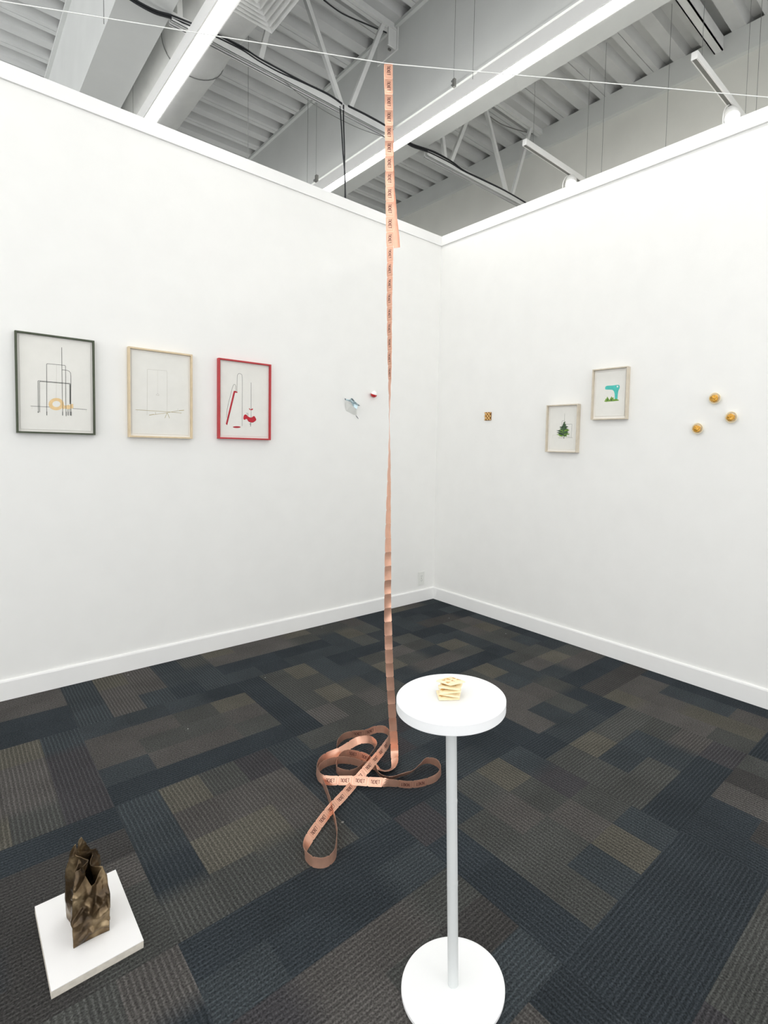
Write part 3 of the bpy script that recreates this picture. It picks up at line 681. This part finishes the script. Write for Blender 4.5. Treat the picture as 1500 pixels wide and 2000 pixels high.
# crackers
cz = TZ; cc0 = at(880, 1362, 2, TZ); fc = (CAM-cc0); fc.z = 0; fang = math.atan2(fc.y, fc.x)
def cracker(c, ang, tilt, ta, label, S=.029, th=.0048):
    e = bpy.data.objects.new('saltine_cracker', None)
    b = MB(); n = 18; top = []; bot = []
    def h(u, v):
        du = min(1-abs(u), 1-abs(v)); edge = min(1, du*5)
        z = th*(.35+.65*edge)
        for a in (-.62, 0, .62):
            for q in (-.62, 0, .62):
                d2 = (u-a)**2+(v-q)**2; z -= .0012*math.exp(-d2/.006)
        z += .0016*noise.noise(Vector((u*2.2+ang*3, v*2.2, ang)))
        return z
    vs = []; fs = []; mi = []
    for side in (0, 1):
        for i in range(n+1):
            for j in range(n+1):
                u = -1+2*i/n; v = -1+2*j/n; cr = 1 - .04*(abs(u)**6*abs(v)**6)
                z = h(u, v) if side else -.15*th*math.cos(u*2)*math.cos(v*2)
                if not side and (i in (0, n) or j in (0, n)): z = 0
                wav = 1+.012*math.sin(7*(u+v*.3)) 
                vs.append(Vector((u*S*cr*wav, v*S*cr, z)))
    N1 = (n+1)*(n+1)
    f_top = []; 
    for i in range(n):
        for j in range(n):
            a = i*(n+1)+j
            fs.append((a, a+1, a+n+2, a+n+1)); fs.append((N1+a, N1+a+n+1, N1+a+n+2, N1+a+1))
    for i in range(n):
        a = i; fs.append((i, N1+i, N1+i+1, i+1)); q = n*(n+1)+i; fs.append((q, q+1, N1+q+1, N1+q))
        a = i*(n+1); fs.append((a, a+n+1, N1+a+n+1, N1+a)); q = a+n; fs.append((q, N1+q, N1+q+n+1, q+n+1))
    R_ = Matrix.Rotation(tilt, 4, Vector((math.cos(ta), math.sin(ta), 0))) @ Matrix.Rotation(ang, 4, 'Z')
    b.add([c + R_ @ v for v in vs], fs, 'cracker', True)
    b._m('toast')
    for k, f in enumerate(fs):
        p = sum((vs[i] for i in f), Vector())/len(f); u, v = p.x/S, p.y/S
        t = 0
        for aa in (-.66, .0, .66):
            for q in (-.33, .33):
                t = max(t, math.exp(-((u-aa)**2+(v-q)**2)/.03))
        if noise.noise(Vector((u*3+ang, v*3, 2.))) > .42: t = max(t, .7)
        if noise.noise(Vector((u*1.7+ang, v*1.7, 7.))) < -.18: t = 0
        if t > .33 and p.z > th*.5: b.mi[k] = 1
    o = b.build('saltine_cracker', origin=c); tag(o, label, 'cracker', None)
    return o
bpos = at(877, 1358.5, 2, TZ)
rv = Vector((rt.x, rt.y, 0)).normalized(); vv = Vector((fw.x, fw.y, 0)).normalized()
spec = [(-.003, -.001, .0005, .16, .02, 1., 'bottom cracker of the stack on the white pedestal table'),
        (.002, .001, .0085, -.10, .10, 1.2, 'second cracker from the bottom of the pedestal stack'),
        (.001, .002, .0170, .10, .08, 3.8, 'middle cracker of the pedestal stack, third from the bottom'),
        (.004, .001, .0258, -.16, .12, 2.0, 'cracker right under the topmost one on the pedestal stack'),
        (.004, .003, .0365, .74, .16, 2.4, 'topmost cracker of the stack, turned diagonally with toasted spots')]
base_ang = math.atan2(rv.y, rv.x)
for dx, dy, dz_, an, ti, ta, lab in spec:
    cracker(bpos+rv*dx+vv*dy+Vector((0,0,dz_+.0008)), base_ang+an, ti, ta, lab)

# ------------------------------------------------------------------ plinth slab and bronze paper bag
q = [at(x, y, 2, .024) for x, y in ((70.4,1768.4), (228.6,1698), (278.5,1839.6), (96.3,1936.8))]
sx0 = (q[0].x+q[3].x)/2; sx1 = (q[1].x+q[2].x)/2; sy1 = (q[0].y+q[1].y)/2; sy0 = (q[2].y+q[3].y)/2
e = empty('white_slab', ((sx0+sx1)/2, (sy0+sy1)/2, 0), 'white square slab lying on the carpet beneath the crumpled bronze bag', 'plinth')
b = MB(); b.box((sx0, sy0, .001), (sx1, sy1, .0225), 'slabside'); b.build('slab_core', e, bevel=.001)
b = MB(); b.box((sx0, sy0, .0225), (sx1, sy1, .024), 'slab'); b.build('slab_top', e)

def paper_bag():
    c0 = at(143.5, 1853, 2, .025); c1 = at(214, 1817, 2, .025); c3 = at(124, 1781, 2, .025)
    ex = (c1-c0); w = ex.length; ex.normalize(); ey = Vector((-ex.y, ex.x, 0)); d = (c3-c0).dot(ey)*.86
    org = c0+Vector((0,0,.0)); H = .250
    NA, NH = 144, 84
    FOLDS = {0: [(.52,.13,.48,.42,.006,.22), (.48,.42,.2,.18,.004,.15), (.5,.13,1,.08,.005,.12), (.5,.13,.2,.05,.004,.12), (.75,.3,1.,.36,-.005,.2),  (.32,.4,.1,.3,-.005,.14), (.7,.55,.62,.38,-.010,.2), (.3,.72,.5,.45,-.004,.14)],
             1: [(.5,.05,.5,.6,-.010,.5)], 3: [(.5,.1,.5,.8,-.012,.5), (.9,.3,.5,.45,.005,.2), (.8,.6,.4,.5,.006,.2)]}
    def rim(u):   # u 0..4 around: 0-1 front, 1-2 right, 2-3 back, 3-4 left
        pts = [(0,.85),(.12,.94),(.24,.90),(.42,.70),(.54,.60),(.66,.60),(.8,.64),(1,.66),(1.35,.66),(1.7,.72),(2,.74),(2.2,.80),(2.35,.96),(2.5,1.03),(2.66,1.0),(2.74,.86),(2.84,.95),(2.93,.93),(3,.84),(3.12,.78),(3.4,.78),(3.7,.80),(4,.85)]
        for i in range(len(pts)-1):
            if pts[i][0] <= u <= pts[i+1][0]:
                t = (u-pts[i][0])/(pts[i+1][0]-pts[i][0]); return pts[i][1]*(1-t)+pts[i+1][1]*t
        return .8
    vs = []; fs = []
    for j in range(NH+1):
        t = j/NH
        for k in range(NA):
            u = 4*k/NA; s = int(u); f = u-s; h = t*rim(u)
            g = 4*f*(1-f)
            z = h*H
            x, y = [(f*w, 0), (w, f*d), (w-f*w, d), (0, d-f*d)][s]
            tt = h
            # gusset sides fold inward, upper part gathers and leans back to the left
            ing = (.10*g*min(1, tt*2.2)+.18*g*max(0, tt-.45))*w
            if s == 1: x -= ing*1.2
            if s == 3: x += ing*.8
            if s == 0: y += (.02+.22*max(0, tt-.55))*g*d
            if s in (0, 1):
                q_ = max(0, min(1, (tt-.44)/.26)); q_ = q_*q_*(3-2*q_); y += q_*d*.46*(max(0, (f-.35)/.65) if s == 0 else 1-f)
            if s == 2: y -= .10*g*d*tt
            gather = max(0, tt-.60)/.40; gx = .36*w; gy = .62*d
            kx = 1-.58*gather**.9; ky = 1-.45*gather
            x = gx+(x-gx)*kx; y = gy+(y-gy)*ky
            bulge = math.sin(min(1, tt/.7)*PI)*.05
            x = w/2+(x-w/2)*(1+bulge)
            # creases: folds along a few lines, and soft crumpling
            gath0 = max(0, tt-.55)/.45
            P = Vector((x/w*1.1, y/w*1.1, z/w*.8))
            n1 = abs(noise.noise(P*1.3+Vector((3.1,7.7,1.3)))); n3 = noise.noise(P*.9); n2 = abs(noise.noise(P*3.1+Vector((9.1,2.2,5.3))))
            amp = min(1, t*5)*(.35+.65*tt)*min(1, g*2.2+.25)
            disp = ((.2-n1)*.036*(1-.4*gath0)+n3*.012+(.15-n2)*.010)*amp*(w/.095)
            if s in (0, 1, 3):
                for (fa, ha, fb, hb, A_, R_) in FOLDS[s]:
                    dx, dy = fb-fa, (hb-ha)*2.6; q = max(0, min(1, ((f-fa)*dx+(tt-ha)*2.6*dy)/(dx*dx+dy*dy)))
                    ds = math.hypot(f-fa-q*dx, (tt-ha)*2.6-q*dy)
                    if ds < R_: disp += 1.6*A_*(1-ds/R_)
            nx, ny = [(0,-1),(1,0),(0,1),(-1,0)][s]
            x += nx*disp; y += ny*disp
            vs.append(org+ex*x+ey*y+Vector((0,0,z)))
    for j in range(NH):
        for k in range(NA): fs.append((j*NA+k, j*NA+(k+1) % NA, (j+1)*NA+(k+1) % NA, (j+1)*NA+k))
    fs.append(tuple(range(NA))[::-1])
    b = MB(); b.add(vs, fs, 'bronze', True)
    o = b.build('bronze_paper_bag', origin=org+ex*w/2+ey*d/2)
    sd = o.modifiers.new('s', 'SOLIDIFY'); sd.thickness = .0022
    for p in o.data.polygons: p.use_smooth = True
    tag(o, 'crumpled dark bronze paper lunch bag sculpture standing on the white slab', 'artwork')
paper_bag()

# ------------------------------------------------------------------ cord and ticket strip
W_ = .0365; TL = .0665
foot = at(769, 1478, 2, .02); nh = (CAM-foot); nh.z = 0; nh.normalize(); sh = Vector((-nh.y, nh.x, 0))   # sh: to the right in the picture
if sh.dot(rt) < 0: sh = -sh
hang = [(759,124),(759.5,200),(760,300),(761.5,420),(762,500),(761,600),(761.5,700),(761.5,760),(761,815),(761,880),(760,950),(758.5,1030),(758,1100),(757.5,1180),(758.5,1240),(761,1310),(764,1360),(767,1410),(769.5,1445),(770.5,1470)]
wid = [13.4,13.4,13.2,12.8,12,10.2,8,4.6,1.2,-3.2,-6.8,-9.8,-12.4,-13,-13.6,-14.4,-14.9,-15.2,-15,-13]
path = []   # (point, width vector, text flag, direction)
for (x, y), w in zip(hang, wid):
    p = at_plane(x, y, foot, nh); dep = (p-CAM).dot(fw); full = W_*FPX/dep
    c = max(-1, min(1, w/full)); s = math.sqrt(1-c*c)
    if y < 500: c, s = 1, .0
    if y > 1200: c, s = -1, .0
    path.append((p, (sh*c+nh*s).normalized(), 1 if y < 745 else 0, 1))
top = path[0][0].copy()
coil = [ # zoom x, zoom y, height, lean, text, direction
 (925,512,.014,'v',0,1),(862,551,.013,'v',0,1),(790,538,.014,'v',0,1),(735,505,.016,60,0,1),(690,446,.026,20,1,-1),(600,415,.030,10,1,-1),(510,405,.028,5,0,-1),(445,460,.022,0,0,1),(430,540,.019,0,0,1),(500,575,.019,0,0,1),
 (575,570,.020,0,0,1),(645,520,.026,15,0,1),(715,420,.034,30,0,1),(765,350,.038,20,0,1),(745,300,.040,10,0,1),(690,283,.042,15,0,1),(600,300,.040,28,0,1),(470,380,.034,30,0,1),(360,425,.030,20,0,1),(290,470,.026,5,0,1),
 (258,545,.024,-5,0,1),(290,615,.028,-15,0,1),(360,636,.034,-25,1,1),(450,637,.038,-28,1,1),(590,637,.044,-30,1,1),(720,648,.038,-30,1,1),(815,652,.030,-35,0,1),(870,655,.024,5,0,1),(950,662,.020,8,1,-1),(1060,672,.019,8,1,-1),(1190,652,.019,5,1,-1),
 (1290,610,.020,0,0,1),(1328,545,.022,-4,0,1),(1290,485,.024,0,0,1),(1210,466,.024,-15,0,1),(1150,500,.020,-32,0,1),(1080,560,.018,-38,0,1),(980,594,.018,-38,0,1),(880,620,.018,-36,0,1),(800,590,.020,-25,0,1),(755,520,.030,-8,0,1),
 (655,500,.032,-5,0,1),(560,470,.030,-5,0,1),(450,462,.028,-3,0,1),(350,485,.024,0,0,1),(285,530,.020,0,0,1),(275,590,.019,0,0,1),(310,650,.019,0,0,1),(345,730,.019,0,0,1),(380,835,.019,0,0,1),(412,960,.019,0,0,1),(434,1090,.019,0,0,1),
 (430,1200,.019,5,0,1),(410,1285,.019,8,0,1),(330,1345,.019,8,0,1),(230,1340,.019,8,0,1),(160,1280,.019,0,0,1),(155,1215,.020,-20,0,1),(200,1125,.022,-48,1,1),(295,990,.023,-55,1,1),(390,870,.024,-55,1,1),(490,765,.026,-55,1,1),
 (590,650,.030,-55,1,1),(690,535,.064,-50,1,1),(780,430,.062,-42,1,1),(860,325,.052,-30,1,1),(890,255,.044,-8,0,1),(845,200,.036,8,0,1),(765,198,.028,10,1,-1),(680,228,.022,5,1,-1),(560,240,.021,0,1,-1),(490,262,.020,0,0,1),(443,310,.019,0,0,1),(430,365,.019,0,0,1)]
cp = [at(560+zx/4.412, 1380+zy/4.412, 2, zz) for zx, zy, zz, *_ in coil]
for i, (zx, zy, zz, ln, tx, dr) in enumerate(coil):
    t = (cp[min(i+1, len(cp)-1)]-cp[max(i-1, 0)]).normalized(); Z = Vector((0,0,1)); sd = t.cross(Z).normalized(); uu = sd.cross(t).normalized()
    if ln == 'v': w = -(nh*.86+Vector((0,0,.34))); w = (w-t*w.dot(t)).normalized()
    else: a = math.radians(ln); w = (uu*math.cos(a)+sd*math.sin(a)).normalized()
    path.append((cp[i], w, tx, dr))
# resample finely
K = 10; fine = []
P = [p[0] for p in path]; PS = smooth(P, K)
for i in range(len(PS)):
    a = min(i//K, len(path)-2); f = (i-a*K)/K; w = path[a][1]*(1-f)+path[a+1][1]*f
    j = a if f < .5 else a+1
    fine.append((PS[i], w.normalized(), path[j][2], path[j][3]))
S = [0]
for i in range(1, len(fine)): S.append(S[-1]+(fine[i][0]-fine[i-1][0]).length)
LEN = S[-1]
import bisect
def frame_at(s):
    s = max(0, min(LEN-1e-6, s)); i = max(0, min(len(S)-2, bisect.bisect_right(S, s)-1)); f = (s-S[i])/max(1e-9, S[i+1]-S[i])
    p = fine[i][0].lerp(fine[i+1][0], f); w = (fine[i][1]*(1-f)+fine[i+1][1]*f).normalized()
    i0, i1 = max(0, i-1), min(len(S)-1, i+2); t = (fine[i1][0]-fine[i0][0]).normalized()
    w = (w-t*w.dot(t)).normalized(); n = t.cross(w)
    return p, t, w, n, fine[i if f < .5 else i+1][2], fine[i if f < .5 else i+1][3]
e = empty('ticket_strip', (cp[0].x, cp[0].y, 0), 'long copper-coloured strip of joined tickets hanging from the cord and coiled on the carpet', 'ticket strip')
# strip body: scalloped at every ticket joint, slightly kinked there
ss = []; nt_ = int(LEN/TL)
for k in range(nt_+1):
    for f in (0, .035, .075, .2, .35, .5, .65, .8, .925, .965):
        s = (k+f)*TL
        if s < LEN: ss.append((s, f))
vs = []; fs = []; rows = 5
for s, f in ss:
    p, t, w, n, *_ = frame_at(s)
    hwid = W_/2*(.86 if f == 0 else (.93 if f in (.035, .965) else 1))
    kn = int(s/TL); bow = .0022*math.sin(PI*f)*(1 if kn % 2 else .55)*(1 if p.z > .12 else .4)
    for j in range(rows):
        a = -1+2*j/(rows-1); vs.append(p+w*(hwid*a)+n*(bow+.0006*(1-a*a)))
for i in range(len(ss)-1):
    for j in range(rows-1): fs.append((i*rows+j, i*rows+j+1, (i+1)*rows+j+1, (i+1)*rows+j))
b = MB(); b.add(vs, fs, 'copper', False); ob = b.build('strip_body', e); sd = ob.modifiers.new('s', 'SOLIDIFY'); sd.thickness = .0007; sd.offset = 0
# lettering: T I C K E T drawn with straight strokes
G = {'T': [((0,1),(1,1)),((.5,1),(.5,0))], 'I': [((.5,1),(.5,0))], 'C': [((1,.95),(.25,1)),((.25,1),(0,.7)),((0,.7),(0,.3)),((0,.3),(.25,0)),((.25,0),(1,.05))],
     'K': [((0,1),(0,0)),((1,1),(0,.45)),((.25,.6),(1,0))], 'E': [((0,1),(0,0)),((0,1),(1,1)),((0,.5),(.8,.5)),((0,0),(1,0))]}
def surf(s, wv, side, lift):
    p, t, w, n, *_ = frame_at(s); f = (s/TL) % 1; kn = int(s/TL); bow = .0022*math.sin(PI*f)*(1 if kn % 2 else .55)*(1 if p.z > .12 else .4)
    return p+w*wv+n*(bow+.0006*(1-(wv/(W_/2))**2)+side*lift)
def stroke(bb, k, d, side, x0, y0, x1, y1, th, m, lift):
    # x along reading direction (0..1 of a ticket), y letter-up in metres
    s_ = lambda x: (k+(x if d > 0 else 1-x))*TL
    p, t, w, n, *_ = frame_at((k+.5)*TL); upv = (n*side).cross(t*d); wy = 1 if upv.dot(w) > 0 else -1
    X0, X1 = x0*TL, x1*TL; dx, dy = X1-X0, y1-y0; L_ = math.hypot(dx, dy); nx, ny = -dy/L_*th/2, dx/L_*th/2
    ns = max(1, int(L_/.008)); prev = None
    for i in range(ns+1):
        f = i/ns; X = X0+dx*f; Y = y0+dy*f
        A = surf(s_((X+nx)/TL), wy*(Y+ny), side, lift); B_ = surf(s_((X-nx)/TL), wy*(Y-ny), side, lift)
        if prev: bb.add([prev[0], prev[1], B_, A], [(0,1,2,3)], m)
        prev = (A, B_)
for k in range(nt_):
    p, t, w, n, tx, dr = frame_at((k+.5)*TL)
    if not tx: continue
    bi = MB(); bl = bi
    side = 1 if n.dot(CAM-p) > 0 else -1
    lw = .075; gap = .028; hgt = .0135; y0 = -.0066
    x = .178
    for ch in 'TICKET':
        cw = .018 if ch == 'I' else lw+.012
        for (a, b_) in G[ch]:
            stroke(bi, k, dr, side, x+a[0]*cw, y0+a[1]*hgt, x+b_[0]*cw, y0+b_[1]*hgt, .0022, 'ink', .0009)
        x += cw+gap
    m_ = .0135
    for (xa, ya, xb, yb) in ((.07,m_,.93,m_),(.07,-m_,.93,-m_),(.07,-m_,.07,m_),(.93,-m_,.93,m_),(.12,-m_*.8,.12,m_*.8),(.88,-m_*.8,.88,m_*.8)):
        stroke(bl, k, dr, side, xa, ya, xb, yb, .0007, 'inkline', .0007)
    bi.build('printed_word', e)['label'] = 'dark brown TICKET lettering'
# tail folded over the cord, hanging behind
e2 = MB(); vs = []; fs = []
z480 = at_plane(768, 480, foot-nh*.03, nh)
for i in range(19):
    f = i/18; p = top.lerp(z480, f) - nh*(.004+.012*math.sin(PI*min(1, f*1.0))*1+.018*f) 
    off = sh*(-.004+.021*max(0, (f-.62)/.38)**1.3)
    wv = (sh*math.cos(-.5*f)+nh*math.sin(.5*f)).normalized()
    hwid = W_/2*(.9 if i % 3 == 0 else 1)*1.0
    vs += [p+off-wv*hwid, p+off+wv*hwid]
vs = [top+nh*.001+Vector((0,0,.001))-sh*W_/2, top+nh*.001+Vector((0,0,.001))+sh*W_/2]+vs
for i in range(len(vs)//2-1): fs.append((2*i, 2*i+1, 2*i+3, 2*i+2))
e2.add(vs, fs, 'copper', False); ob = e2.build('folded_tail', e); sd = ob.modifiers.new('s', 'SOLIDIFY'); sd.thickness = .0007; sd.offset = 0

# the cord runs from the left wall to the right wall, pulled down a little by the strip
dirp = Vector((1.327, -.95, 0)).normalized(); npl = Vector((dirp.y, -dirp.x, 0)); ct = top-Vector((0,0,.0015))
pl_ = at_plane(0, 2, ct, npl); pr_ = at_plane(1500, 190, ct, npl)
dl = (pl_-ct); L0 = ct+dl*((-.001-ct.y)/dl.y); dr_ = (pr_-ct); R0 = ct+dr_*((-.001-ct.x)/dr_.x)
b = MB(); b.tube([L0.lerp(ct, i/20) for i in range(20)]+[ct.lerp(R0, i/20) for i in range(21)], .0021, 'string', 8)
tag(b.build('white_cord', origin=ct), 'thin white cord stretched across the booth carrying the ticket strip', 'cord')

# scraps on the carpet
for k, (px, py, s, lab) in enumerate(((367, 1423, .004, 'tiny white scrap on the carpet in the middle of the left half'), (874, 1174, .006, 'tiny white scrap at the foot of the baseboard by the corner'), (988, 1237, .004, 'tiny white scrap on the carpet to the right of the corner'),
                                (877, 1207, .004, 'tiny white scrap on the carpet just below the corner'), (518, 1323, .0035, 'tiny white scrap on the carpet right of the middle, left of the strip'), (250, 1318, .004, 'tiny white scrap on the carpet against the left baseboard'), (629, 1226, .003, 'tiny white scrap near the left baseboard close to the strip'),
                                (669, 1605, .009, 'pale grey lint smudge on the carpet right of the coiled strip'))):
    p = at(px, py, 2, .002); bm = bmesh.new(); bmesh.ops.create_icosphere(bm, subdivisions=2, radius=s*.7)
    for v in bm.verts: v.co = Vector((v.co.x*(1+.5*noise.noise(v.co*400+Vector((k,0,0)))), v.co.y*.8, abs(v.co.z)*(.5 if s < .008 else .15)))+Vector((p.x, p.y, .0005))
    b = MB(); bm.verts.index_update(); b.add([v.co.copy() for v in bm.verts], [tuple(v.index for v in f.verts) for f in bm.faces], 'lint' if s < .008 else 'slot', True); bm.free()
    tag(b.build('paper_scrap', origin=(p.x, p.y, 0)), lab, 'scrap')

for o in list(bpy.data.objects):
    for k in ('_o', '_'):
        if k in o: del o[k]

# ------------------------------------------------------------------ light and view
w = bpy.data.worlds.new('hall_light'); scn.world = w; w.use_nodes = True
w.node_tree.nodes['Background'].inputs[0].default_value = (.985, .99, 1, 1); w.node_tree.nodes['Background'].inputs[1].default_value = 1.75
vs_ = scn.view_settings; vs_.view_transform = 'Standard'; vs_.look = 'None'; vs_.exposure = .12; vs_.gamma = 1; vs_.use_curve_mapping = False
